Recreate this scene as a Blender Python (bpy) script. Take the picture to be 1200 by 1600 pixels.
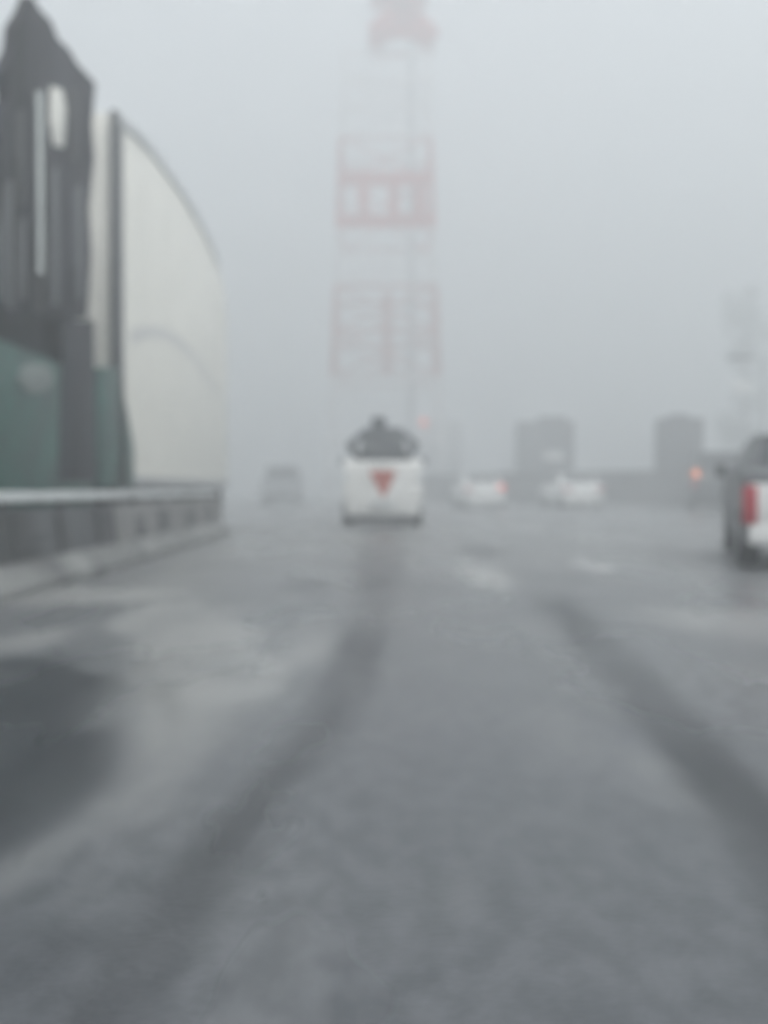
import bpy, bmesh, math, random
from math import radians, sin, cos, pi, tan, atan
from mathutils import Vector, Matrix, Euler
import numpy as np

random.seed(7)
S = bpy.context.scene
for o in list(bpy.data.objects):
    bpy.data.objects.remove(o)
C = S.collection

# ------------------------------------------------------------------ camera
F, H = 1700.0, 0.80                      # focal length in photo pixels, eye height in metres
cam_d = bpy.data.cameras.new('camera')
cam = bpy.data.objects.new('camera', cam_d)
C.objects.link(cam)
cam.location = (0, 0, H)
PITCH, YAW = atan(35 / F), atan(10 / F)
cam.rotation_euler = (pi / 2 - PITCH, 0, -YAW)
cam_d.sensor_fit = 'VERTICAL'
cam_d.sensor_height = 36
cam_d.sensor_width = 27
cam_d.lens = F / 1600 * 36
cam_d.clip_start = 0.05
cam_d.clip_end = 3000
cam_d.dof.use_dof = True                 # focused on the wet windscreen, so the road is soft
cam_d.dof.focus_distance = 0.6
cam_d.dof.aperture_fstop = 5.0
S.camera = cam

# ------------------------------------------------------------------ world and sun
W = bpy.data.worlds.new('World')
S.world = W
W.use_nodes = True
nt = W.node_tree
nt.nodes.clear()
out = nt.nodes.new('ShaderNodeOutputWorld')
bg = nt.nodes.new('ShaderNodeBackground')
sky = nt.nodes.new('ShaderNodeTexSky')
sky.sky_type = 'NISHITA'
sky.sun_disc = False
SUN_EL, SUN_AZ = radians(58), radians(140)
sky.sun_elevation = SUN_EL
sky.sun_rotation = SUN_AZ
sky.air_density = 1.0
sky.dust_density = 6.0
sky.ozone_density = 1.0
hs = nt.nodes.new('ShaderNodeHueSaturation')
hs.inputs['Saturation'].default_value = 0.33
hs.inputs['Value'].default_value = 1.0
nt.links.new(sky.outputs[0], hs.inputs['Color'])
nt.links.new(hs.outputs[0], bg.inputs[0])
bg.inputs[1].default_value = 0.14
nt.links.new(bg.outputs[0], out.inputs[0])

sun_d = bpy.data.lights.new('sun', 'SUN')
sun_d.energy = 1.3
sun_d.angle = radians(25)
sun_d.color = (1.0, 0.99, 0.97)
sun = bpy.data.objects.new('sun', sun_d)
C.objects.link(sun)
sdir = Vector((sin(SUN_AZ) * cos(SUN_EL), cos(SUN_AZ) * cos(SUN_EL), sin(SUN_EL)))
sun.rotation_euler = (-sdir).to_track_quat('-Z', 'Y').to_euler()
sun.location = (0, -10, 60)

S.view_settings.view_transform = 'Standard'
S.view_settings.look = 'None'
S.view_settings.exposure = 1.02
S.view_settings.gamma = 1.0
S.view_settings.use_curve_mapping = False
S.cycles.volume_bounces = 4
S.cycles.max_bounces = 8
S.cycles.use_denoising = True
S.cycles.volume_step_rate = 2.0

# ------------------------------------------------------------------ pixel -> place
CM = Euler(cam.rotation_euler).to_matrix()
def ray(px, py):
    return CM @ Vector(((px - 600) / F, -(py - 800) / F, -1))
def P(px, py, d):
    r = ray(px, py)
    return Vector((0, 0, H)) + r * (d / r.y)
def G(px, py):
    r = ray(px, py)
    return Vector((0, 0, H)) + r * (-H / r.z)

# ------------------------------------------------------------------ materials
def mat(name, col, rough=0.5, metal=0.0, noise=0.12, scale=3.0, emit=None, estr=0.0, bump=0.0, spec=0.5, stretch=(1, 1, 1)):
    m = bpy.data.materials.new(name)
    m.use_nodes = True
    n = m.node_tree.nodes
    l = m.node_tree.links
    b = n['Principled BSDF']
    b.inputs['Roughness'].default_value = rough
    b.inputs['Metallic'].default_value = metal
    b.inputs['Specular IOR Level'].default_value = spec
    tc = n.new('ShaderNodeTexCoord')
    mp = n.new('ShaderNodeMapping')
    mp.inputs['Scale'].default_value = stretch
    nz = n.new('ShaderNodeTexNoise')
    nz.inputs['Scale'].default_value = scale
    nz.inputs['Detail'].default_value = 6
    l.new(tc.outputs['Object'], mp.inputs[0])
    l.new(mp.outputs[0], nz.inputs['Vector'])
    rp = n.new('ShaderNodeValToRGB')
    lo = [c * (1 - noise) for c in col]
    hi = [min(1, c * (1 + noise)) for c in col]
    rp.color_ramp.elements[0].position = 0.3
    rp.color_ramp.elements[1].position = 0.7
    rp.color_ramp.elements[0].color = (*lo, 1)
    rp.color_ramp.elements[1].color = (*hi, 1)
    l.new(nz.outputs[0], rp.inputs[0])
    l.new(rp.outputs[0], b.inputs['Base Color'])
    if emit:
        b.inputs['Emission Color'].default_value = (*emit, 1)
        b.inputs['Emission Strength'].default_value = estr
    if bump:
        bp = n.new('ShaderNodeBump')
        bp.inputs['Strength'].default_value = bump
        bp.inputs['Distance'].default_value = 0.02
        l.new(nz.outputs[0], bp.inputs['Height'])
        l.new(bp.outputs[0], b.inputs['Normal'])
    return m

M = dict(
    white=mat('white_paint', (0.80, 0.80, 0.78), 0.3, noise=0.05),
    cream=mat('cream_panel', (0.84, 0.83, 0.77), 0.4, noise=0.05, scale=1.2),
    pale=mat('pale_paint', (0.55, 0.57, 0.58), 0.4, noise=0.06),
    charcoal=mat('charcoal_paint', (0.026, 0.027, 0.034), 0.6, noise=0.97, scale=2.2, spec=0.15, stretch=(3, 3, 0.22)),
    slate=mat('slate_paint', (0.012, 0.021, 0.032), 0.5, noise=0.3, spec=0.25),
    midgrey=mat('mid_grey_paint', (0.20, 0.21, 0.22), 0.4, noise=0.1),
    dgrey=mat('dark_grey_paint', (0.07, 0.075, 0.08), 0.4, noise=0.2),
    green=mat('green_paint', (0.008, 0.062, 0.048), 0.4, noise=0.5, scale=2, spec=0.3),
    glass=mat('dark_glass', (0.02, 0.026, 0.032), 0.08, noise=0.1),
    rubber=mat('rubber', (0.02, 0.02, 0.02), 0.8, noise=0.2, scale=12),
    black=mat('black_plastic', (0.02, 0.021, 0.023), 0.5),
    steel=mat('steel', (0.45, 0.46, 0.47), 0.35, 0.8),
    chrome=mat('chrome', (0.62, 0.66, 0.64), 0.25, 0.6),
    red=mat('red_paint', (0.46, 0.085, 0.05), 0.45),
    bandred=mat('tower_red', (0.45, 0.09, 0.08), 0.6, noise=0.15, scale=0.6),
    bandwhite=mat('tower_white', (0.80, 0.80, 0.80), 0.6, noise=0.06, scale=0.6),
    redlamp=mat('red_lamp', (0.38, 0.015, 0.03), 0.3, spec=0.3),
    redlit=mat('red_lamp_lit', (0.7, 0.03, 0.02), 0.3, emit=(1, 0.18, 0.12), estr=1.2),
    amberlit=mat('amber_lamp_lit', (0.8, 0.2, 0.05), 0.3, emit=(1, 0.30, 0.14), estr=0.8),
    clear=mat('clear_lamp', (0.75, 0.78, 0.78), 0.15),
    concrete=mat('concrete', (0.15, 0.15, 0.147), 0.5, noise=0.45, scale=2.2, bump=0.2, stretch=(1, 1, 0.35)),
    stained=mat('stained_concrete', (0.05, 0.053, 0.056), 0.6, noise=0.95, scale=2.6, bump=0.2, stretch=(1, 1.2, 0.15), spec=0.3),
    footc=mat('skylit_concrete', (0.15, 0.155, 0.15), 0.55, noise=0.7, scale=1.6),  # paler foot: skylight on its slope is put into the colour
    emblem=mat('emblem_paint', (0.16, 0.19, 0.18), 0.5),
    swoosh=mat('swoosh_paint', (0.66, 0.66, 0.64), 0.4),
    misted=mat('misted_red', (0.50, 0.24, 0.22), 0.6, noise=0.15, scale=0.6),  # paler red with the low mist mixed into its colour
    fconcrete=mat('barrier_concrete', (0.10, 0.10, 0.10), 0.6, noise=0.3, scale=1.2),
    rail=mat('rail_paint', (0.62, 0.65, 0.65), 0.35, noise=0.15, scale=2),
    bark=mat('bark', (0.06, 0.05, 0.04), 0.9, noise=0.3, scale=6),
    leaf=mat('leaf', (0.045, 0.075, 0.04), 0.7, noise=0.4, scale=2),
    paint=mat('road_paint', (0.5, 0.51, 0.51), 0.4, noise=0.3, scale=9),
)

# ------------------------------------------------------------------ mesh helpers
class MB:
    def __init__(self):
        self.v, self.f = [], []
    def add(self, vs, fs):
        k = len(self.v)
        self.v += [tuple(p) for p in vs]
        self.f += [tuple(i + k for i in q) for q in fs]
        return self
    def box(self, x0, x1, y0, y1, z0, z1):
        vs = [(x0, y0, z0), (x1, y0, z0), (x1, y1, z0), (x0, y1, z0), (x0, y0, z1), (x1, y0, z1), (x1, y1, z1), (x0, y1, z1)]
        return self.add(vs, [(0, 3, 2, 1), (4, 5, 6, 7), (0, 1, 5, 4), (1, 2, 6, 5), (2, 3, 7, 6), (3, 0, 4, 7)])
    def bar(self, a, b, t, t2=None):
        a, b = Vector(a), Vector(b)
        t2 = t2 or t
        d = (b - a).normalized()
        u = d.cross(Vector((0, 0, 1)))
        if u.length < 1e-3:
            u = Vector((1, 0, 0))
        u.normalize()
        w = d.cross(u)
        vs = []
        for p, r in ((a, t / 2), (b, t2 / 2)):
            for su, sw in ((-1, -1), (1, -1), (1, 1), (-1, 1)):
                vs.append(p + u * su * r + w * sw * r)
        return self.add(vs, [(0, 1, 2, 3), (7, 6, 5, 4), (0, 4, 5, 1), (1, 5, 6, 2), (2, 6, 7, 3), (3, 7, 4, 0)])
    def tube(self, pts, rs, n=12):
        rings = []
        vs, fs = [], []
        for i, p in enumerate(pts):
            p = Vector(p)
            q0 = Vector(pts[max(i - 1, 0)])
            q1 = Vector(pts[min(i + 1, len(pts) - 1)])
            d = (q1 - q0).normalized()
            u = d.cross(Vector((0, 1, 0.01)))
            if u.length < 1e-2:
                u = d.cross(Vector((1, 0, 0)))
            u.normalize()
            w = d.cross(u)
            r = rs[i] if isinstance(rs, (list, tuple)) else rs
            for k in range(n):
                a = 2 * pi * k / n
                vs.append(p + u * cos(a) * r + w * sin(a) * r)
        m = len(pts)
        for i in range(m - 1):
            for k in range(n):
                k2 = (k + 1) % n
                fs.append((i * n + k, i * n + k2, (i + 1) * n + k2, (i + 1) * n + k))
        fs.append(tuple(range(n))[::-1])
        fs.append(tuple((m - 1) * n + k for k in range(n)))
        return self.add(vs, fs)
    def prism(self, prof, xl, xr):
        """side outline (y,z) with half widths xl(z), xr(z): one closed solid"""
        n = len(prof)
        vs = [(xl(y, z), y, z) for y, z in prof] + [(xr(y, z), y, z) for y, z in prof]
        fs = [tuple(range(n)), tuple(range(2 * n - 1, n - 1, -1))]
        for i in range(n):
            j = (i + 1) % n
            fs.append((i, i + n, j + n, j))
        return self.add(vs, fs)
    def plate(self, pts, off):
        """a thin slab: polygon pts and the same polygon moved by off"""
        n = len(pts)
        pts = [Vector(p) for p in pts]
        vs = pts + [p + Vector(off) for p in pts]
        fs = [tuple(range(n)), tuple(range(2 * n - 1, n - 1, -1))]
        for i in range(n):
            j = (i + 1) % n
            fs.append((i, i + n, j + n, j))
        return self.add(vs, fs)
    def build(self, name, material, parent=None, bevel=0.0, seg=2, smooth=False):
        me = bpy.data.meshes.new(name)
        me.from_pydata(self.v, [], self.f)
        me.update()
        bm = bmesh.new()
        bm.from_mesh(me)
        bmesh.ops.recalc_face_normals(bm, faces=bm.faces)
        if bevel:
            bmesh.ops.bevel(bm, geom=[e for e in bm.edges if e.is_manifold and e.calc_face_angle(0) > 0.35], offset=bevel,
                            segments=seg, profile=0.5, affect='EDGES', clamp_overlap=True)
        bm.to_mesh(me)
        bm.free()
        if smooth or bevel:
            for p in me.polygons:
                p.use_smooth = True
            try:
                me.set_sharp_from_angle(angle=radians(40))
            except Exception:
                pass
        me.materials.append(material)
        o = bpy.data.objects.new(name, me)
        C.objects.link(o)
        if parent:
            o.parent = parent
        return o

def tag(o, label=None, cat=None, group=None, kind=None):
    if label: o['label'] = label
    if cat: o['category'] = cat
    if group: o['group'] = group
    if kind: o['kind'] = kind
    return o
def thing(name, label, cat, loc=(0, 0, 0), rz=0.0, group=None):
    o = bpy.data.objects.new(name, None)
    C.objects.link(o)
    o.location = loc
    o.rotation_euler = (0, 0, rz)
    return tag(o, label, cat, group)
def copy_tree(o, parent=None):
    c = o.copy()
    C.objects.link(c)
    if parent:
        c.parent = parent
    for ch in o.children:
        copy_tree(ch, c)
    return c

# ------------------------------------------------------------------ ground and road
def sheet(name, x0, x1, y0, y1, z, m):
    mb = MB()
    mb.add([(x0, y0, z), (x1, y0, z), (x1, y1, z), (x0, y1, z)], [(0, 1, 2, 3)])
    return tag(mb.build(name, m), kind='structure')
gm = mat('verge', (0.09, 0.10, 0.085), 0.8, noise=0.4, scale=0.6)
ground = sheet('ground', -260, 260, -60, 380, -0.004, gm)
tag(ground, 'wet verge land fading into the mist around the road')

def polyline_dist(X, Y, pts):
    best = np.full(X.shape, 1e9)
    for (x0, y0), (x1, y1) in zip(pts[:-1], pts[1:]):
        dx, dy = x1 - x0, y1 - y0
        t = np.clip(((X - x0) * dx + (Y - y0) * dy) / (dx * dx + dy * dy), 0, 1)
        best = np.minimum(best, np.hypot(X - x0 - t * dx, Y - y0 - t * dy))
    return best
def gp(*pp):
    return [tuple(G(*p)[:2]) for p in pp]
def smooth01(e0, e1, v):
    t = np.clip((v - e0) / (e1 - e0), 0, 1)
    return t * t * (3 - 2 * t)

def road():
    xs = np.concatenate([np.linspace(-16, -4, 13), np.arange(-3.9, 4.0, 0.05), np.linspace(4.1, 16, 60)])
    ys = [-12.0, -6, -2, 0, 0.8, 1.2]
    y = 1.5
    while y < 30:
        ys.append(y)
        y *= 1.014
    while y < 320:
        ys.append(y)
        y *= 1.08
    ys = np.array(ys)
    X, Y = np.meshgrid(xs, ys)
    tl = gp((596, 845), (592, 900), (568, 1000), (545, 1060), (515, 1125), (455, 1195), (395, 1265), (330, 1345), (270, 1432), (205, 1540), (140, 1660))
    tr = gp((815, 892), (850, 920), (905, 978), (965, 1045), (1035, 1112), (1100, 1185), (1165, 1265), (1235, 1350), (1330, 1480))
    def chaikin(p, k=3):
        for _ in range(k):
            q = [p[0]]
            for (x0, y0), (x1, y1) in zip(p[:-1], p[1:]):
                q += [(x0 * .75 + x1 * .25, y0 * .75 + y1 * .25), (x0 * .25 + x1 * .75, y0 * .25 + y1 * .75)]
            p = q + [p[-1]]
        return p
    tl, tr = chaikin(tl), chaikin(tr)
    dl = polyline_dist(X, Y, tl)
    dr = polyline_dist(X, Y, tr)
    def vn(x, y, seed):
        rs = np.random.RandomState(seed).rand(64, 64)
        xi, yi = np.floor(x).astype(int), np.floor(y).astype(int)
        fx, fy = x - xi, y - yi
        fx, fy = fx * fx * (3 - 2 * fx), fy * fy * (3 - 2 * fy)
        g = lambda i, j: rs[i % 64, j % 64]
        return (g(xi, yi) * (1 - fx) + g(xi + 1, yi) * fx) * (1 - fy) + (g(xi, yi + 1) * (1 - fx) + g(xi + 1, yi + 1) * fx) * fy - 0.5
    def fbm(x, y, seed):
        return vn(x, y, seed) + 0.5 * vn(2.1 * x, 2.1 * y, seed + 1) + 0.25 * vn(4.3 * x, 4.3 * y, seed + 2)
    rag = fbm(X * 5, Y * 1.8, 3)
    wob = 0.06 * rag
    sc_ = np.clip(0.55 + 0.09 * Y, 0, 1.15)
    a = 1 - smooth01(0.02, 0.17, dl / sc_ + wob)
    b = (1 - smooth01(0.03, 0.235, dr / np.clip(sc_, 0.8, 2) + wob)) * (1 - smooth01(6.5, 9.5, Y))
    fade = (1 - smooth01(9, 16, Y)) * (0.62 + 0.38 * smooth01(1.6, 2.8, Y))
    a = a * (1 - 0.4 * smooth01(4.8, 6.5, Y))
    a = a * (0.85 + 0.5 * vn(dl * 22 + 9, Y * 0.7, 51)); b = b * (0.85 + 0.5 * vn(dr * 22 + 9, Y * 0.7, 52))
    trk_refl = np.maximum(a, b * 0.95) * (0.35 + 0.65 * fade)
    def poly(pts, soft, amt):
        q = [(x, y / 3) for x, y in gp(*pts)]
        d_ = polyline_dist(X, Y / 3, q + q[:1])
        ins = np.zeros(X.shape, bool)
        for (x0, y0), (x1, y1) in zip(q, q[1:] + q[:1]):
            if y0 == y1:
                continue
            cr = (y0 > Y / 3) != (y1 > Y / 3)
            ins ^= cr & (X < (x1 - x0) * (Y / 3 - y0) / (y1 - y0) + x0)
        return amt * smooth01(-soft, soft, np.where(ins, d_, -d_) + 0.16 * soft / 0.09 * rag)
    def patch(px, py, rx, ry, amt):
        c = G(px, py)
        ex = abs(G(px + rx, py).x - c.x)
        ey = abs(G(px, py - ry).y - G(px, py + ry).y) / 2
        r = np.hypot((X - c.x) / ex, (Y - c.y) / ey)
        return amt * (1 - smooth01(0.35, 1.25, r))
    trk_refl = np.maximum(trk_refl, patch(750, 861, 42, 9, 0.95))
    trk_refl = np.maximum(trk_refl, patch(482, 915, 46, 11, 0.75))
    trk_refl = np.maximum(trk_refl, patch(585, 905, 45, 32, 0.7))  # dark smear painted as the van's reflection
    trk_refl = np.maximum(trk_refl, poly(((-260, 1040), (0, 1032), (125, 1030), (190, 1080), (192, 1160), (165, 1225), (60, 1300), (0, 1335), (-260, 1460)), 0.10, 0.85))  # lorry cab's dark reflection, painted into the road colour
    trk_refl = np.maximum(trk_refl, poly(((225, 1030), (275, 1075), (290, 1130), (262, 1150), (232, 1090)), 0.05, 0.45))
    trk_refl = np.maximum(trk_refl, poly(((558, 826), (640, 826), (628, 930), (548, 930)), 0.08, 0.4))  # van's reflection on the wet road, painted darker
    trk_refl = np.maximum(trk_refl, poly(((-260, 1430), (0, 1405), (110, 1370), (215, 1400), (190, 1500), (120, 1640), (-260, 1700)), 0.10, 0.42))
    trk_refl = np.clip(trk_refl * (1 + 0.7 * fbm(X * 3, Y * 1.2, 21)), 0, 1)
    film_reflection = np.zeros_like(X)
    for q in ((755, 898, 42, 20, 1.0), (1040, 1215, 60, 55, 0.35), (1130, 970, 120, 35, 0.35), (120, 930, 200, 16, 0.8), (50, 1000, 60, 22, 0.4), (480, 1000, 60, 40, 0.3)):  # pale patches paint in the puddle's reflection and light by the barrier
        film_reflection = np.maximum(film_reflection, patch(*q))
    film_reflection = np.maximum(film_reflection, poly(((200, 950), (300, 935), (400, 990), (435, 1050), (420, 1100), (330, 1180), (245, 1255), (195, 1235), (205, 1120), (215, 1040)), 0.09, 0.5))  # cream trailer's reflection, painted as a paler area
    film_reflection = np.maximum(film_reflection, poly(((0, 1350), (0, 1415), (170, 1300), (250, 1225), (195, 1215), (120, 1275)), 0.05, 0.3))  # pale band painted as a reflection on the water
    film_reflection = np.clip(film_reflection * (1 + 1.3 * fbm(X * 2.5, Y * 1.0, 31)) + 0.22 * np.clip(fbm(X * 3.2, Y * 1.1, 41) * 1.6, 0, 1) + 0.16 * smooth01(2.6, 4.5, Y) + 0.25 * smooth01(6, 14, Y), 0, 1)  # paler with distance: far mist and sheen painted in
    nx, ny = len(xs), len(ys)
    me = bpy.data.meshes.new('road')
    vs = np.stack([X.ravel(), Y.ravel(), np.zeros(X.size)], 1)
    idx = np.arange(nx * ny).reshape(ny, nx)
    fs = np.stack([idx[:-1, :-1].ravel(), idx[:-1, 1:].ravel(), idx[1:, 1:].ravel(), idx[1:, :-1].ravel()], 1)
    me.from_pydata(vs.tolist(), [], fs.tolist())
    for nm, arr in (('track_reflection', trk_refl), ('film_reflection', film_reflection)):  # tyre tracks and water film, each with painted reflections
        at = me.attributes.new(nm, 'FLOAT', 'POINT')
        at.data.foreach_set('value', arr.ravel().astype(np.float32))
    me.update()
    m = bpy.data.materials.new('wet_asphalt')
    m.use_nodes = True
    n, l = m.node_tree.nodes, m.node_tree.links
    b = n['Principled BSDF']
    tc = n.new('ShaderNodeTexCoord')
    def noise(sc, det=6, stretch=None):
        z = n.new('ShaderNodeTexNoise')
        z.inputs['Scale'].default_value = sc
        z.inputs['Detail'].default_value = det
        if stretch:
            mp = n.new('ShaderNodeMapping')
            mp.inputs['Scale'].default_value = stretch
            l.new(tc.outputs['Object'], mp.inputs[0])
            l.new(mp.outputs[0], z.inputs['Vector'])
        else:
            l.new(tc.outputs['Object'], z.inputs['Vector'])
        return z
    def attr(nm):
        a = n.new('ShaderNodeAttribute')
        a.attribute_name = nm
        return a.outputs['Fac']
    def mix(fac, A, B):
        x = n.new('ShaderNodeMix')
        x.data_type = 'RGBA'
        if isinstance(fac, float): x.inputs[0].default_value = fac
        else: l.new(fac, x.inputs[0])
        for s, v in ((6, A), (7, B)):
            if isinstance(v, tuple): x.inputs[s].default_value = (*v, 1)
            else: l.new(v, x.inputs[s])
        return x.outputs[2]
    big = noise(0.9, 4, (1.0, 0.35, 1))
    fine = noise(60, 3)
    rp = n.new('ShaderNodeMapRange')
    rp.inputs[1].default_value = 0.35
    rp.inputs[2].default_value = 0.65
    l.new(big.outputs[0], rp.inputs[0])
    base = mix(rp.outputs[0], (0.072, 0.079, 0.086), (0.100, 0.108, 0.117))
    med = noise(14, 5, (1.0, 0.5, 1))
    rm = n.new('ShaderNodeMapRange')
    rm.inputs[1].default_value = 0.38
    rm.inputs[2].default_value = 0.62
    l.new(med.outputs[0], rm.inputs[0])
    base = mix(rm.outputs[0], base, (0.116, 0.123, 0.133))
    base = mix(attr('film_reflection'), base, (0.27, 0.275, 0.27))
    base = mix(attr('track_reflection'), base, (0.030, 0.034, 0.039))
    l.new(base, b.inputs['Base Color'])
    rr = n.new('ShaderNodeMapRange')
    rr.inputs[1].default_value = 0.3
    rr.inputs[2].default_value = 0.7
    rr.inputs[3].default_value = 0.20
    rr.inputs[4].default_value = 0.42
    l.new(big.outputs[0], rr.inputs[0])
    l.new(rr.outputs[0], b.inputs['Roughness'])
    b.inputs['IOR'].default_value = 1.33
    bp = n.new('ShaderNodeBump')
    bp.inputs['Strength'].default_value = 0.35
    bp.inputs['Distance'].default_value = 0.01
    l.new(fine.outputs[0], bp.inputs['Height'])
    l.new(bp.outputs[0], b.inputs['Normal'])
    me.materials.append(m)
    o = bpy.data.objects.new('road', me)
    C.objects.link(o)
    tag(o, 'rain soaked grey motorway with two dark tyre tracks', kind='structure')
road()

# painted lane dashes on the right of our lane
def dash(px, py, length, width, ang):
    c = G(px, py)
    mb = MB()
    mb.box(-width / 2, width / 2, -length / 2, length / 2, 0, 0.004)
    o = mb.build('lane_dash', M['paint'])
    o.location = (c.x, c.y, 0.001)
    o.rotation_euler.z = ang
    return o
d1 = dash(924, 885, 1.25, 0.17, radians(7))
tag(d1, kind='structure')
d3 = dash(812, 826, 3.0, 0.20, radians(9)); tag(d3, kind='structure')

# ------------------------------------------------------------------ barriers
def profile_barrier(name, path, prof, m, parent=None):
    """sweep a cross-section (offset, z) along a ground path"""
    mb = MB()
    n = len(prof)
    vs, fs = [], []
    for i, p in enumerate(path):
        p = Vector((p[0], p[1], 0))
        q0 = Vector((*path[max(i - 1, 0)][:2], 0))
        q1 = Vector((*path[min(i + 1, len(path) - 1)][:2], 0))
        d = (q1 - q0).normalized()
        u = Vector((d.y, -d.x, 0))
        for o_, z in prof:
            vs.append(p + u * o_ + Vector((0, 0, z)))
    for i in range(len(path) - 1):
        for k in range(n):
            j = (k + 1) % n
            fs.append((i * n + k, i * n + j, (i + 1) * n + j, (i + 1) * n + k))
    fs.append(tuple(range(n)))
    fs.append(tuple((len(path) - 1) * n + k for k in range(n)))
    mb.add(vs, fs)
    return mb.build(name, m, parent)

BX = -2.62                                # road-side foot of the median barrier
jersey = [(0.0, 0.0), (0.0, 0.07), (-0.17, 0.23), (-0.22, 0.64), (-0.36, 0.64), (-0.41, 0.23), (-0.58, 0.07), (-0.58, 0.0)]
bt = thing('concrete_barrier', 'dark wet concrete median barrier with a pale top rail in front of the big lorry', 'barrier', (BX, 0, 0))
ends = [(-4, 3.0), (3.03, 11.6), (11.63, 15.5), (15.53, 19.4)]
for y0, y1 in ends:
    n = 8
    ob = profile_barrier('barrier_block', [(0, y0 + (y1 - y0) * k / n) for k in range(n + 1)], jersey, M['stained' if y1 < 12 else 'concrete'], bt)
    foot = MB()
    foot.add([(0.003, y0, 0), (0.003, y1, 0), (0.003, y0, 0.07), (0.003, y1, 0.07), (-0.166, y0, 0.234), (-0.166, y1, 0.234), (-0.20, y0, 0.16), (-0.20, y1, 0.16), (-0.05, y0, 0.0), (-0.05, y1, 0.0)],
             [(0, 1, 3, 2), (2, 3, 5, 4), (4, 5, 7, 6), (6, 7, 9, 8), (8, 9, 1, 0), (0, 2, 4, 6, 8), (1, 9, 7, 5, 3)])
    foot.build('barrier_foot', M['footc'], ob)
for px, wpx, zt in ((30, 26, 0.60), (98, 16, 0.58), (160, 18, 0.62), (218, 12, 0.5), (255, 14, 0.55), (296, 12, 0.5), (326, 8, 0.56)):
    ya, yb = 2.83 * F / (590 - px + wpx / 2), 2.83 * F / (590 - px - wpx / 2)
    pm = MB()
    pm.plate([(-0.172, ya, 0.25), (-0.172, yb, 0.25), (-0.212, yb, zt), (-0.212, ya, zt)], (-0.03, 0, 0))
    pm.v = [(x + 0.012, y, z_) for x, y, z_ in pm.v]
    pm.build('drain_strip', M['black'], bt)
rl = MB()
rl.box(-0.335, -0.225, -4, 19.3, 0.70, 0.785)
rl.build('top_rail', M['rail'], bt, 0.012)
for k in range(16):
    y = -3.5 + k * 1.5
    pm = MB()
    pm.box(-0.32, -0.26, y - 0.03, y + 0.03, 0.641, 0.699)
    pm.build('rail_bracket', M['dgrey'], bt)

# the far barrier to the right, behind the white saloons
rb = thing('roadside_barrier', 'low dark concrete roadside barrier running behind the distant white saloons', 'barrier')
pts = [P(1330, 765, 46), P(1150, 765, 50), P(1000, 765, 56), P(860, 765, 60), P(740, 765, 66), P(655, 765, 76)]
profile_barrier('barrier_wall', [(p.x, p.y) for p in pts], [(0.3, 0), (0.15, 0.3), (0.1, 1.70), (-0.1, 1.70), (-0.15, 0.3), (-0.3, 0)], M['fconcrete'], rb)
cp = profile_barrier('coping', [(p.x, p.y) for p in pts], [(0.14, 1.701), (0.14, 1.78), (-0.14, 1.78), (-0.14, 1.701)], M['fconcrete'], rb)

# ------------------------------------------------------------------ vehicles
def wheel(parent, x, y, r, w, n=28):
    sx = 1 if x > 0 else -1
    t = MB()
    t.tube([(x - w / 2, y, r), (x - w / 2 + 0.03, y, r), (x + w / 2 - 0.03, y, r), (x + w / 2, y, r)], [r - 0.03, r, r, r - 0.03], n)
    o = t.build('wheel', M['rubber'], parent, smooth=True)
    h = MB()
    xo = x + sx * w / 2
    h.tube([(xo - sx * 0.02, y, r), (xo + sx * 0.008, y, r)], [r * 0.62, r * 0.58], n)
    h.build('rim', M['steel'], o, smooth=True)
    return o

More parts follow.
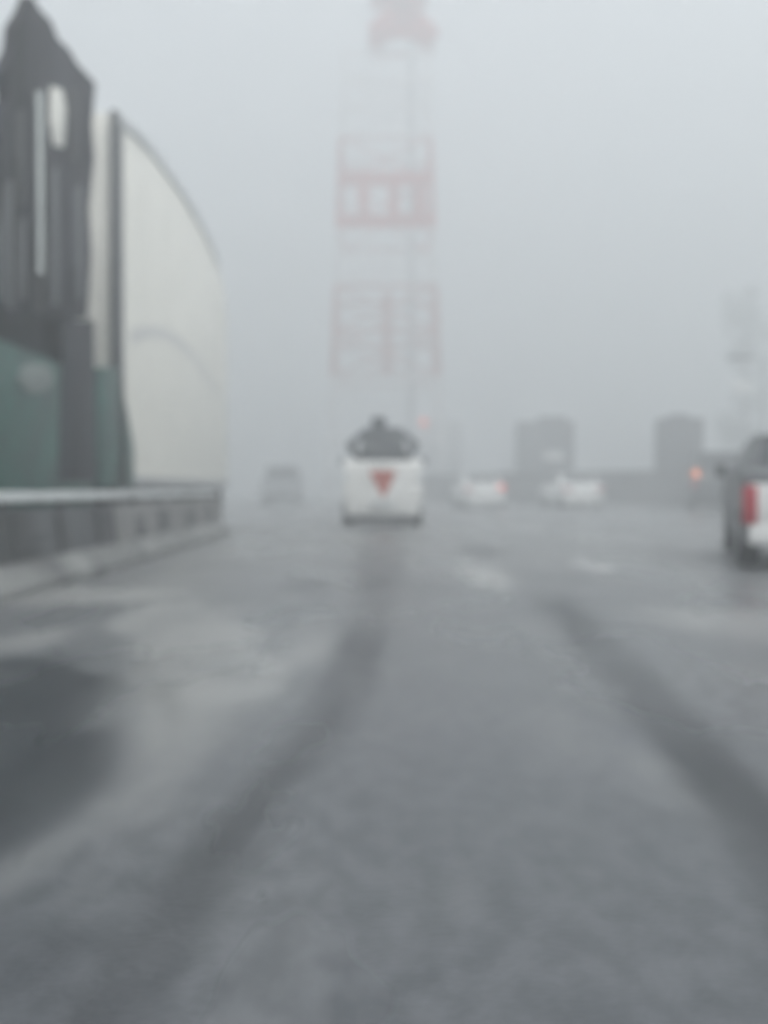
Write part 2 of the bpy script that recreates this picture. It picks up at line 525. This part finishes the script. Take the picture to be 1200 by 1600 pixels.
def car(name, label, L, Wd, prof, belt, roof, taper, mats, group=None, loc=(0, 0, 0), rz=0, wheel_r=0.31, lamp=(0.16, 0.14, 0.88), lampmat='redlamp',
        rear_win=None, side_win=None, front_win=None, back_y=0.0, panel=None):
    """prof: side outline (y from the rear, z). belt: z where the sides start to lean in"""
    hw = Wd / 2
    def wx(y, z):
        k = max(0, (z - belt) / (roof - belt))
        lo = 0.05 if z < 0.4 else 0
        return hw - taper * k - lo
    t = thing(name, label, 'car', loc, rz, group)
    mb = MB()
    mb.prism(prof, lambda y, z: -wx(y, z), wx)
    mb.build('body', M[mats['body']], t, 0.07, 3)
    if side_win:
        for s in (-1, 1):
            for poly in side_win:
                pm_ = MB()
                pm_.plate([(s * (wx(y, z) + 0.004), y, z) for y, z in poly], (s * 0.006, 0, 0))
                pm_.build('side_window', M['glass'], t)
    for nm, quad in (('rear_window', rear_win), ('windscreen', front_win)):
        if quad:
            (y0, z0, x0), (y1, z1, x1) = quad
            nn = Vector((0, z1 - z0, -(y1 - y0))).normalized() * (-1 if nm == 'rear_window' else 1)
            if nm == 'windscreen' and nn.y < 0 or nm == 'rear_window' and nn.y > 0:
                nn = -nn
            mb = MB()
            o3 = nn * 0.004
            mb.plate([Vector(p) + o3 for p in ((-x0, y0, z0), (x0, y0, z0), (x1, y1, z1), (-x1, y1, z1))], nn * 0.006)
            mb.build(nm, M['glass'], t)
    for s in (-1, 1):
        for y in (0.78, L - 0.85):
            wheel(t, s * (hw - 0.11), y, wheel_r, 0.21)
        lw, lh, lz = lamp
        mb = MB()
        mb.box(s * (hw - 0.03) - lw * (s > 0), s * (hw - 0.03) + lw * (s < 0), back_y - 0.025, back_y + 0.16, lz - lh, lz + lh)
        mb.build('tail_lamp', M[lampmat], t, 0.02)
        mb = MB()
        mb.box(s * (hw - 0.08) - 0.34 * (s > 0), s * (hw - 0.08) + 0.34 * (s < 0), L - 0.12, L + 0.015, 0.58, 0.74)
        mb.build('headlamp', M['clear'], t, 0.02)
        mb = MB()
        mb.box(s * hw - 0.02, s * hw + 0.02 + s * 0.16, L * 0.63, L * 0.63 + 0.1, belt - 0.02, belt + 0.13)
        mb.build('wing_mirror', M[mats['body']], t, 0.02)
    mb = MB()
    mb.box(-hw + 0.06, hw - 0.06, back_y - 0.05, back_y + 0.12, 0.26, 0.46)
    mb.build('rear_bumper', M[mats.get('bumper', 'black')], t, 0.03)
    mb = MB()
    mb.box(-hw + 0.08, hw - 0.08, L - 0.12, L + 0.05, 0.24, 0.46)
    mb.build('front_bumper', M[mats.get('bumper', 'black')], t, 0.03)
    return t

saloon = [(0.0, 0.30), (0.0, 0.80), (0.06, 0.96), (0.62, 1.02), (1.25, 1.40), (2.35, 1.45), (3.15, 1.02), (4.30, 0.82), (4.45, 0.60), (4.45, 0.26), (0.3, 0.24)]
def saloon_car(name, label, mats, group=None, loc=(0, 0, 0), rz=0, lampmat='redlamp', **kw):
    t = car(name, label, 4.45, 1.74, saloon, 0.98, 1.45, 0.24, mats, group, loc, rz, lampmat=lampmat,
            rear_win=((0.70, 1.065, 0.66), (1.20, 1.375, 0.58)), front_win=((3.07, 1.063, 0.68), (2.45, 1.401, 0.58)),
            side_win=[[(1.10, 1.06), (1.90, 1.06), (1.90, 1.36), (1.36, 1.36)], [(1.97, 1.06), (2.95, 1.06), (2.40, 1.36), (1.97, 1.36)]], lamp=(0.30, 0.075, 0.82), **kw)
    return t

# white saloons in the mist on the right
p = P(758, 795, 45)
a = saloon_car('saloon_car', 'white saloon in the mist with one red tail lamp glowing, nearer the small white van', dict(body='white', bumper='white'), 'white saloons in the mist', (p.x, p.y, 0), radians(3))
mb = MB(); mb.box(0.60, 0.80, -0.045, -0.026, 0.86, 0.98); mb.build('brake_lamp', M['redlit'], a, 0.008)
p = P(912, 795, 44)
b = saloon_car('saloon_car', 'white saloon in the mist without lights, beneath the grey box lorry', dict(body='white', bumper='white'), 'white saloons in the mist', (p.x, p.y, 0), radians(4))

# dark car with a pale tail at the right edge
p = P(1272, 900, 10.4)
dk = saloon_car('saloon_car', 'dark grey car with white tail and red tail lamp, cut off by the right edge', dict(body='dgrey', bumper='white'), None, (p.x + 0.22, p.y, 0), radians(-15))
mb = MB()
mb.plate([(-0.80, -0.03, 0.44), (0.80, -0.03, 0.44), (0.80, -0.03, 0.86), (-0.80, -0.03, 0.86)], (0, 0.028, 0))
mb.build('tailgate', M['white'], dk, 0.008)
mb = MB()
mb.box(-0.87, -0.73, -0.05, 0.12, 0.46, 0.84)
for ch in list(dk.children):
    if ch.name.startswith('tail_lamp'):
        bpy.data.objects.remove(ch)
mb.build('tail_lamp', M['redlamp'], dk, 0.02)
mb = MB()
mb.box(0.73, 0.87, -0.05, 0.12, 0.46, 0.84)
mb.build('tail_lamp', M['redlamp'], dk, 0.02)

# the small white van ahead
def white_van():
    d = 23.4
    p = P(598, 823, d)
    k = d / F
    t = thing('white_van', 'small white van ahead with dark roof and a red triangle on its tail', 'van', (p.x, p.y, 0))
    L = 4.3
    hw = 0.89
    mb = MB()
    prof = [(0.02, 0.24), (0.0, 0.7), (0.03, 1.38), (0.10, 1.46), (3.0, 1.40), (3.35, 1.10), (4.15, 0.95), (4.3, 0.7), (4.3, 0.30), (0.3, 0.22)]
    wx = lambda y, z: hw - (0.11 if z < 0.4 else 0) - (0.07 if z > 1.39 else 0)
    mb.prism(prof, lambda y, z: -wx(y, z), wx)
    mb.build('body', M['white'], t, 0.17, 4)
    up = [(0.06, 1.40), (0.16, 1.80), (0.32, 2.08), (0.6, 2.17), (1.9, 2.17), (2.3, 2.08), (3.1, 1.39)]
    def ux(y, z):
        q = (z - 1.40) / 0.77
        return 0.56 + 0.22 * sin(min(1, max(0, q) * 2.0) * pi / 2) - 0.42 * max(0, q - 0.52) / 0.48
    mb = MB()
    # finer outline so the roof rounds over
    fine = []
    for (y0, z0), (y1, z1) in zip(up, up[1:] + up[:1]):
        for s in range(5):
            fine.append((y0 + (y1 - y0) * s / 5, z0 + (z1 - z0) * s / 5))
    mb.prism(fine, lambda y, z: -ux(y, z), ux)
    mb.build('cabin', M['slate'], t, smooth=True)
    mb = MB()
    mb.plate([(-0.50, 0.062, 1.47), (0.50, 0.062, 1.47), (0.46, 0.125, 1.80), (0.30, 0.29, 2.03), (-0.30, 0.29, 2.03), (-0.46, 0.125, 1.80)], (0, -0.02, -0.004))
    mb.build('rear_window', M['glass'], t)
    for s in (-1, 1):
        mb = MB()
        mb.plate([(s * 0.43, 0.045, 1.84), (s * 0.53, 0.045, 1.86), (s * 0.60, 0.00, 1.60), (s * 0.50, 0.00, 1.58)], (0, 0.12, 0))
        mb.build('rear_pillar', M['pale'], t, 0.015)
        mb = MB()
        mb.box(s * (hw - 0.02) - 0.10 * (s > 0), s * (hw - 0.02) + 0.10 * (s < 0), -0.02, 0.14, 0.95, 1.26)
        mb.build('tail_lamp', M['clear'], t, 0.015)
        for y in (0.75, 3.5):
            wheel(t, s * (hw - 0.12), y, 0.31, 0.2)
        mb = MB()
        mb.box(s * hw - 0.02, s * hw + 0.02 + s * 0.15, 2.85, 2.95, 1.36, 1.58)
        mb.build('wing_mirror', M['slate'], t, 0.02)
        mb = MB()
        mb.box(s * 0.75 - 0.26 * (s > 0), s * 0.75 + 0.26 * (s < 0), 4.18, 4.31, 0.64, 0.86)
        mb.build('headlamp', M['clear'], t, 0.02)
    mb = MB()
    mb.plate([(-0.29, -0.02, 1.20), (0.29, -0.02, 1.20), (0.05, -0.02, 0.66), (-0.02, -0.02, 0.66)], (0, 0.05, 0))
    mb.build('red_triangle', M['red'], t)
    mb = MB()
    mb.box(-0.58, 0.58, -0.03, 0.3, 0.12, 0.235)
    mb.build('rear_bumper', M['black'], t, 0.02)
    mb = MB()
    mb.box(-0.24, 0.08, 0.55, 1.0, 2.14, 2.40)
    mb.build('roof_pod', M['slate'], t, 0.06)
    mb = MB(); mb.box(-0.26, 0.26, -0.035, 0.0, 0.42, 0.54); mb.build('number_plate', M['pale'], t, 0.005)
    mb = MB(); mb.box(-0.12, 0.12, -0.03, 0.02, 1.29, 1.33); mb.build('tailgate_handle', M['chrome'], t, 0.005)
white_van()

# lorries in the mist on the right
def lorry(name, label, loc, rz, Wd, Hh, L, boxmat, cabmat, group=None, lit=None, patch=None, cab=True, extra=False):
    t = thing(name, label, 'lorry', loc, rz, group)
    hw = Wd / 2
    mb = MB(); mb.box(-hw, hw, 0, L, 0.95, Hh); mb.build('cargo_box', M[boxmat], t, 0.05)
    mb = MB(); mb.box(-hw * 0.45, hw * 0.45, 0.1, L + 1.9, 0.55, 0.90); mb.build('chassis', M['black'], t, 0.02)
    if cab:
        prof = [(L + 0.25, 0.6), (L + 0.25, Hh * 0.85), (L + 1.4, Hh * 0.85), (L + 1.95, 1.5), (L + 2.1, 1.3), (L + 2.1, 0.5)]
        mb = MB(); mb.prism(prof, lambda y, z: -hw * 0.92, lambda y, z: hw * 0.92); c = mb.build('cab', M[cabmat], t, 0.06)
        n = Vector((0, Hh * 0.85 - 1.5, 0.55)).normalized()
        mb = MB()
        mb.plate([Vector(q) + n * 0.004 for q in ((-hw * 0.8, L + 1.89, 1.58), (hw * 0.8, L + 1.89, 1.58), (hw * 0.76, L + 1.46, Hh * 0.85 - 0.12), (-hw * 0.76, L + 1.46, Hh * 0.85 - 0.12))], n * 0.01)
        mb.build('windscreen', M['glass'], c)
    for s in (-1, 1):
        for y in (0.9, 2.0, L + 1.1):
            wheel(t, s * (hw - 0.16), y, 0.46, 0.28)
        mb = MB(); mb.box(s * (hw - 0.05) - 0.25 * (s > 0), s * (hw - 0.05) + 0.25 * (s < 0), -0.03, 0.05, 0.72, 0.88); mb.build('tail_lamp', M['redlamp'], t, 0.01)
    mb = MB(); mb.box(-hw + 0.1, hw - 0.1, -0.02, 0.06, 0.42, 0.56); mb.build('under_run_bar', M['dgrey'], t, 0.01)
    if patch:
        x0, x1, z0, z1 = patch
        mb = MB(); mb.box(x0, x1, -0.085, -0.062 if extra else 0.01, z0, z1); mb.build('rear_panel', M['white'], t, 0.006)
    if extra:
        mb = MB(); mb.box(-hw * 0.1, hw - 0.06, -0.06, -0.005, 1.4, Hh - 0.08); mb.build('rear_door', M['charcoal'], t, 0.02)
        mb = MB(); mb.box(-hw * 0.25, hw * 0.75, 0.4, L * 0.6, Hh, Hh + 0.35); mb.build('roof_unit', M['charcoal'], t, 0.08)
    else:
        mb = MB(); mb.box(-hw * 0.5, hw * 0.4, 0.3, 1.8, Hh, Hh + 0.22); mb.build('roof_unit', M[boxmat], t, 0.08)
    if lit:
        x0, z0, r, mm = lit
        mb = MB(); mb.tube([(x0, -0.10, z0), (x0, -0.01, z0)], r, 20); mb.build('marker_lamp', M[mm], t)
    return t
p = P(852, 765, 74)
lorry('box_lorry', 'grey box lorry in the mist with a pale panel low on its tail', (p.x, p.y, 0), radians(-6), 3.9, 5.45, 6.0, 'dgrey', 'dgrey', 'lorries in the mist', extra=True, patch=(-0.1, 1.2, 2.75, 3.4))
p = P(1062, 765, 60)
lorry('box_lorry', 'tall dark lorry in the mist, right of the grey box lorry', (p.x, p.y, 0), radians(-13), 2.5, 4.75, 5.5, 'charcoal', 'slate', 'lorries in the mist')
p = P(690, 765, 84)
lorry('box_lorry', 'pale lorry almost lost in the mist with a small red lamp near its top', (p.x, p.y, 0), 0, 3.2, 6.1, 8, 'pale', 'pale', 'lorries in the mist', lit=(-1.4, 6.0, 0.26, 'redlit'))
# lower pickup beside the tall lorry
p = P(1128, 765, 40)
ute = [(0.0, 0.4), (0.0, 1.35), (1.5, 1.40), (1.62, 2.25), (2.9, 2.25), (3.5, 1.5), (4.7, 1.35), (4.8, 0.9), (4.8, 0.4)]
car('flatbed_truck', 'grey pickup truck in the mist with one amber lamp, beside the dark lorry', 4.8, 2.2, ute, 1.45, 2.25, 0.2, dict(body='dgrey'), None, (p.x, p.y, 0), radians(-13), 0.4,
    rear_win=((1.531, 1.60, 0.8), (1.605, 2.13, 0.75)), front_win=((3.44, 1.575, 0.85), (2.96, 2.175, 0.78)), side_win=[[(1.72, 1.55), (3.25, 1.55), (2.85, 2.12), (1.76, 2.12)]], lamp=(0.18, 0.15, 1.0))
ute_o = bpy.data.objects['flatbed_truck']; ute_o.name = 'pickup_truck'; ute_o['category'] = 'pickup truck'
mb = MB(); mb.tube([(-0.93, -0.10, 1.40), (-0.93, 0.02, 1.40)], 0.13, 20); mb.build('marker_lamp', M['amberlit'], ute_o)

# dark van coming the other way
p = P(436, 765, 56)
vanp = [(0.0, 0.4), (0.0, 1.3), (0.15, 2.05), (3.0, 2.1), (3.75, 1.25), (4.55, 1.0), (4.65, 0.7), (4.65, 0.35)]
car('oncoming_van', 'faint grey van coming out of the mist beyond the end of the concrete barrier', 4.65, 1.9, vanp, 1.15, 2.1, 0.2, dict(body='midgrey'), None, (p.x, p.y + 4.6, 0), pi, 0.36,
    front_win=((3.69, 1.317, 0.78), (3.12, 1.964, 0.70)), rear_win=((0.02, 1.38, 0.8), (0.14, 1.96, 0.72)), side_win=[[(0.5, 1.3), (1.8, 1.3), (1.8, 1.92), (0.5, 1.92)], [(1.9, 1.3), (3.45, 1.3), (2.95, 1.92), (1.9, 1.92)]])['category'] = 'van'

# ------------------------------------------------------------------ the big oncoming lorry on the left
def big_lorry():
    X = -3.28                                # its side towards us
    Wd = 2.6
    t = thing('articulated_lorry', 'huge lorry behind the concrete barrier, dark and green cab with a cream white trailer', 'lorry', (X, 0, 0))
    def dy(px): return -X * F / (590 - px)     # depth at which the side plane crosses photo column px
    def z(py, d): return H + (765 - py) / F * d
    df, dc, ds, de = dy(60), dy(148), dy(186), dy(354)
    top = z(18, df)
    # cab with a tall roof fairing: side outline in (y, z)
    y0 = df - 2.6
    lo = [(y0 + 0.1, 0.55), (y0, 1.2), (y0 + 0.15, 1.9), (y0 + 0.95, 2.05), (df - 1.05, 2.12), (dc, 2.12), (dc, 0.55)]
    mb = MB(); mb.prism(lo, lambda y, z: -Wd, lambda y, z: 0.0); mb.build('cab_body', M['green'], t, 0.06, 3)
    def side_panel(nm, pts, m, out=0.02, th=0.04, X0=0.0):
        vs = []
        for px, py in pts:
            d = dy(px)
            vs.append((X0 + out, d, z(py, d)))
        m_ = MB(); m_.plate(vs, (-th, 0, 0)); return m_.build(nm, m, t, 0.006)
    hi = [(df - 1.3, 2.123), (df - 0.95, 3.3), (df - 0.4, z(330, df)), (dc - 0.12, z(300, dc)), (dc - 0.12, 2.123)]
    mb = MB(); mb.prism(hi, lambda y, z: -Wd + 0.12, lambda y, z: -0.16); mb.build('sleeper', M['charcoal'], t, 0.06, 3)
    fin = [(62, 2), (74, 24), (90, 40), (101, 68), (118, 84), (130, 106), (158, 136), (152, 200), (156, 250), (147, 330), (150, 400), (143, 500), (-30, 500), (-28, 330), (-8, 262), (12, 226), (14, 190), (26, 160), (20, 118), (35, 84), (38, 50), (52, 28)]
    side_panel('side_fairing', fin, M['charcoal'], -0.03, 0.12)
    side_panel('side_fairing', fin, M['charcoal'], -Wd + 0.24, 0.12)
    # pale slot in the fairing side and the bright stack in front of it
    side_panel('vent_slot', [(88, 140), (106, 146), (112, 175), (108, 235), (92, 232), (86, 190)], M['cream'], -0.024)
    m_ = MB(); d = dy(57); m_.tube([(0.05, d, z(430, d)), (0.05, d, z(150, d))], 0.035, 14); m_.build('exhaust_stack', M['chrome'], t, smooth=True)
    for px in (30, 75, 120):
        m_ = MB(); d = dy(px); m_.tube([(-0.02, d, z(480, d)), (-0.02, d, z(250 if px != 120 else 420, d))], 0.04, 12); m_.build('grab_rail', M['black'], t, smooth=True)
    for (xa, xb, ya, yb), mm in (((30, 46, 175, 325), 'black'), ((66, 80, 165, 325), 'black'), ((114, 127, 140, 260), 'black'), ((86, 97, 265, 480), 'dgrey'),
                                 ((12, 26, 285, 485), 'dgrey'), ((122, 133, 290, 470), 'dgrey'), ((60, 70, 345, 490), 'black'), ((36, 46, 340, 470), 'dgrey')):
        side_panel('side_rib', [(xa, ya + 14), (xb, ya), (xb, yb), (xa, yb - 8)], M[mm], -0.01, 0.03)
    # dark lower side behind the green door
    side_panel('side_skirt', [(100, 502), (148, 502), (150, 752), (92, 752)], M['charcoal'], 0.012)
    side_panel('door_window', [(-40, 330), (42, 345), (42, 470), (-40, 470)], M['glass'], -0.024)
    el = [(56 + 27 * cos(k * pi / 8), 592 + 24 * sin(k * pi / 8)) for k in range(16)]
    side_panel('door_emblem', el, M['emblem'], 0.02)
    n = Vector((0, -0.9, 0.3)).normalized()
    m_ = MB(); m_.plate([(-Wd + 0.3, df - 1.46, 2.35), (-0.2, df - 1.46, 2.35), (-0.2, df - 1.12, 3.55), (-Wd + 0.3, df - 1.12, 3.55)], (0, -0.05, -0.01)); m_.build('windscreen', M['glass'], t)
    m_ = MB(); m_.box(-Wd + 0.7, -0.7, y0 - 0.03, y0 + 0.06, 0.75, 1.75); m_.build('grille', M['steel'], t, 0.02)
    for x in (-0.34, -Wd + 0.34):
        m_ = MB(); m_.box(x - 0.22, x + 0.22, y0 - 0.03, y0 + 0.12, 0.95, 1.2); m_.build('headlamp', M['clear'], t, 0.02)
    m_ = MB(); m_.box(-Wd + 0.02, -0.02, y0 - 0.12, y0 + 0.12, 0.4, 0.72); m_.build('front_bumper', M['steel'], t, 0.03)
    for s in (0.09, -Wd - 0.09):
        m_ = MB(); m_.box(s - 0.08, s + 0.08, df - 1.7, df - 1.6, 2.3, 3.0); m_.build('wing_mirror', M['charcoal'], t, 0.02)
    # green fairing and tank under the trailer nose
    vs = [(152, 575), (182, 575), (196, 640), (207, 700), (207, 762), (152, 762)]
    side_panel('tank_fairing', vs, M['green'], 0.03, 0.7)
    m_ = MB(); m_.box(-Wd + 0.6, -0.6, df - 2.2, de, 0.6, 0.82); m_.build('chassis', M['black'], t, 0.02)
    # trailer
    zb = z(769, ds)
    zt0 = z(183, ds)
    roofl = [(186, 181), (215, 207), (240, 233), (266, 268), (290, 304), (310, 338), (328, 374), (342, 412), (351, 450), (356, 500)]
    roofp = [(dy(a), z(b, dy(a))) for a, b in roofl]
    de = roofp[-1][0]
    body = [(ds, 0.84)] + roofp + [(de, 0.84)]
    m_ = MB(); m_.prism(body, lambda y, z: -Wd + 0.03, lambda y, z: 0.0); tr = m_.build('trailer', M['cream'], t, 0.03)
    m_ = MB(); m_.box(-0.06, 0.03, ds - 0.12, ds + 0.22, 0.84, zt0 + 0.01); m_.build('corner_post', M['dgrey'], tr, 0.01)
    m_ = MB(); (lambda rp: m_.plate([(0.032, y, q + 0.015) for y, q in rp] + [(0.032, y, q - 0.13) for y, q in rp[::-1]], (-0.08, 0, 0)))(roofp[:-2]); m_.build('roof_rail', M['pale'], tr, 0.01)
    m_ = MB(); m_.box(-0.03, 0.025, ds + 0.23, de - 0.02, 0.83, 0.98); m_.build('lower_rail', M['steel'], tr, 0.01)
    # faint grey swoosh on the trailer side
    up, dn = [], []
    for k in range(13):
        a = k / 12
        px = 205 + 135 * a
        py = 528 - 22 * sin(a * pi * 0.9) + 95 * a * a
        w = 12 * (1 - a * 0.5)
        up.append((px, py - w)); dn.append((px, py + w))
    for k in range(12):
        pass
    vs = []
    for px, py in up + dn[::-1]:
        d = dy(px); vs.append((0.006, d, z(py, d)))
    m_ = MB(); m_.plate(vs, (-0.004, 0, 0)); m_.build('swoosh_stripe', M['swoosh'], tr)
    for x in (-0.2, -Wd + 0.2):
        for y in (y0 + 0.75, dc - 0.2, dc + 1.0, de - 3.4, de - 2.2, de - 1.0):
            wheel(t, x - 0.0, y, 0.5, 0.32)
big_lorry()

# ------------------------------------------------------------------ lattice tower
def tower():
    d = 84
    K = 84 / 68                        # built at 68 m, then set back to where it stands
    base = P(602, 765, d)
    t = thing('lattice_tower', 'tall red and white lattice tower rising into the mist straight ahead', 'tower', (base.x, base.y, 0))
    def z(py): return H + (765 - py) / F * (d - 2.7 * K)
    k = d / F
    def hw(zz):
        return K * 3.45 - K * (3.45 - 2.5) * min(1, zz / z(80))
    def sect(z0, z1, nb, m, th=0.34 * K, dg=0.55, hd=True, w=hw, label=None):
        mb = MB()
        zs = [z0 + (z1 - z0) * i / nb for i in range(nb + 1)]
        co = ((-1, -1), (1, -1), (1, 1), (-1, 1))
        for a, b_ in zip(zs[:-1], zs[1:]):
            for q in range(4):
                c0, c1 = co[q], co[(q + 1) % 4]
                wa, wb = w(a), w(b_)
                mb.bar((c0[0] * wa, c0[1] * wa, a), (c0[0] * wb, c0[1] * wb, b_), th * 1.15)
                mb.bar((c0[0] * wa, c0[1] * wa, a), (c1[0] * wb, c1[1] * wb, b_), th * dg)
                mb.bar((c1[0] * wa, c1[1] * wa, a), (c0[0] * wb, c0[1] * wb, b_), th * dg)
        for zz in (zs if hd else (z0, z1)):
            for q in range(4):
                c0, c1 = co[q], co[(q + 1) % 4]
                mb.bar((c0[0] * w(zz), c0[1] * w(zz), zz), (c1[0] * w(zz), c1[1] * w(zz), zz), th * 1.1)
        o = mb.build('lattice_section', m, t)
        if label: o['label'] = label
        return o
    sect(0, z(592), 2, M['bandwhite'], th=0.2 * K, label='white section')
    sect(z(590), z(450), 2, M['misted'], th=0.17 * K, dg=0.8, label='faded red section')  # pale paint stands in for mist over this band
    mb = MB(); mb.bar((0.1 * K, -1.0 * K, z(585)), (0.1 * K, -1.0 * K, z(452)), 0.6 * K); mb.build('centre_column', M['misted'], t)
    sect(z(448), z(362), 2, M['bandwhite'], th=0.15 * K, label='white section')
    sect(z(360), z(218), 2, M['bandred'], th=0.15 * K, dg=0.6, hd=False, label='red section')
    sect(z(216), z(84), 3, M['bandwhite'], th=0.17 * K, label='white section')
    # heavier crossarms in the red bands, tied by short posts on the face towards us
    for py, h2, e in ((349, 0.7, 0.0), (283, 0.75, 0.1)):
        zz = z(py); w_ = hw(zz) + e * K; h2 *= K
        mb = MB()
        for sy in (-1,):
            mb.box(-w_, w_, sy * hw(zz) - 0.25, sy * hw(zz) + 0.25, zz - h2 / 2, zz + h2 / 2)
        mb.build('crossarm', M['bandred'], t)
    for px in (566, 612, 652):
        x = (px - 600) / F * (d - 2.7 * K)
        mb = MB(); mb.bar((x, -hw(z(316)), z(345)), (x, -hw(z(316)), z(287)), 0.62 * K); mb.build('crossarm_post', M['bandred'], t)
    def z(py): return H + (765 - py) / F * d
    mb = MB(); mb.box(-1.0 * K, 3.2 * K, -1.9 * K, -1.4 * K, z(82), z(70)); mb.build('crossarm', M['bandred'], t)
    nw = lambda zz: K * 1.9 - K * 1.2 * min(1, (zz - z(72)) / (z(30) - z(72)))
    sect(z(70), z(30), 1, M['bandred'], w=nw, label='red section')
    sect(z(29), z(2), 1, M['bandred'], w=lambda zz: 0.7 * K, label='red section')
    for o_ in [q for q in t.children if q.name.startswith('lattice_section')][-2:]:
        o_.location.x = 1.0 * K
    mb = MB(); zz = z(-6); mb.box(-0.9 * K, 2.6 * K, -1.6 * K, 2 * K, zz - 0.3 * K, zz + 0.3 * K); mb.build('deck', M['bandred'], t)
    mb = MB(); mb.bar((0, 0, z(-2)), (0, 0, z(-60)), 0.8 * K, 0.3); mb.build('mast', M['bandwhite'], t)
    # ladder duct up the right of the middle
    mb = MB(); mb.bar((1.55 * K, -1.2 * K, 0.2), (1.55 * K, -1.2 * K, z(84)), 0.4 * K); mb.build('ladder_duct', M['steel'], t)
tower()

# ------------------------------------------------------------------ lamp post, sign and tree at the right
def lamp_post():
    d = 55
    b_ = P(1192, 765, d)
    t = thing('street_lamp', 'grey street lamp with a flat head above the pale sign near the right edge', 'street lamp', (b_.x, b_.y, 0))
    zt = H + (765 - 560) / F * d
    mb = MB(); mb.tube([(0, 0, 0), (0, 0, 0.6), (0, 0, 0.62), (0, 0, zt + 0.1)], [0.16, 0.16, 0.10, 0.07], 14); mb.build('pole', M['steel'], t, smooth=True)
    mb = MB(); mb.tube([(0, 0, zt), (-0.5, 0, zt + 0.12), (-0.95, 0, zt + 0.08)], 0.06, 10); mb.build('arm', M['steel'], t, smooth=True)
    mb = MB(); mb.box(-1.75, -0.7, -0.22, 0.22, zt - 0.08, zt + 0.14); mb.build('lamp_head', M['dgrey'], t, 0.05)
    p2 = P(1160, 765, d)
    s = thing('road_sign', 'small pale blank road sign on a post under the street lamp head', 'road sign', (p2.x, p2.y, 0))
    zs = H + (765 - 606) / F * d
    mb = MB(); mb.tube([(0, 0.06, 0), (0, 0.06, zs + 0.3)], 0.05, 10); mb.build('post', M['steel'], s, smooth=True)
    mb = MB(); mb.box(-0.5, 0.5, -0.03, 0.0, zs - 0.33, zs + 0.33); mb.build('sign_panel', M['white'], s, 0.01)
lamp_post()

def tree(px, d, hgt, rad, label, n=900):
    b_ = P(px, 765, d)
    t = thing('tree', label, 'tree', (b_.x, b_.y, 0))
    mb = MB()
    mb.tube([(0, 0, 0), (0.05, 0, hgt * 0.3), (-0.05, 0.05, hgt * 0.65), (0, 0, hgt * 0.9)], [0.22, 0.17, 0.1, 0.03], 10)
    for k in range(14):
        zz = hgt * (0.22 + 0.65 * k / 14)
        a = k * 2.4
        r = rad * 0.75 * (1 - 0.5 * k / 14)
        mb.tube([(0, 0, zz), (cos(a) * r * 0.5, sin(a) * r * 0.5, zz + 0.4), (cos(a) * r, sin(a) * r, zz + 1.0)], [0.07, 0.05, 0.02], 6)
    mb.build('trunk', M['bark'], t, smooth=True)
    cl = [(random.gauss(0, 0.35) * rad, random.gauss(0, 0.35) * rad, hgt * random.uniform(0.25, 0.97), random.uniform(0.35, 0.7) * rad) for _ in range(26)]
    mb = MB()
    for _ in range(n):
        cx, cy, cz, cr = random.choice(cl)
        u = Vector((random.gauss(0, 1), random.gauss(0, 1), random.gauss(0, 1))).normalized() * cr * random.random() ** 0.4
        c = Vector((cx, cy, cz)) + u
        e1 = Vector((random.gauss(0, 1), random.gauss(0, 1), random.gauss(0, 1))).normalized()
        e2 = e1.orthogonal().normalized()
        s = random.uniform(0.12, 0.30)
        mb.add([c - e1 * s, c + e2 * s * 0.5, c + e1 * s, c - e2 * s * 0.5], [(0, 1, 2, 3)])
    mb.build('crown', M['leaf'], t)
tree(1165, 100, 19.5, 2.6, 'tall slender tree fading into the mist behind the street lamp', 2600)

# ------------------------------------------------------------------ haze
hz = MB()
hz.box(-280, 280, -70, 400, -1.0, 84)
hm = bpy.data.materials.new('haze')
hm.use_nodes = True
hn = hm.node_tree
hn.nodes.clear()
ho = hn.nodes.new('ShaderNodeOutputMaterial')
hv = hn.nodes.new('ShaderNodeVolumePrincipled')
hv.inputs['Color'].default_value = (0.918, 0.944, 0.956, 1)
hv.inputs['Density'].default_value = 0.021
hv.inputs['Anisotropy'].default_value = 0.45
hn.links.new(hv.outputs[0], ho.inputs['Volume'])
h = hz.build('haze', hm)
tag(h, 'pale rain mist filling the whole view', kind='stuff')
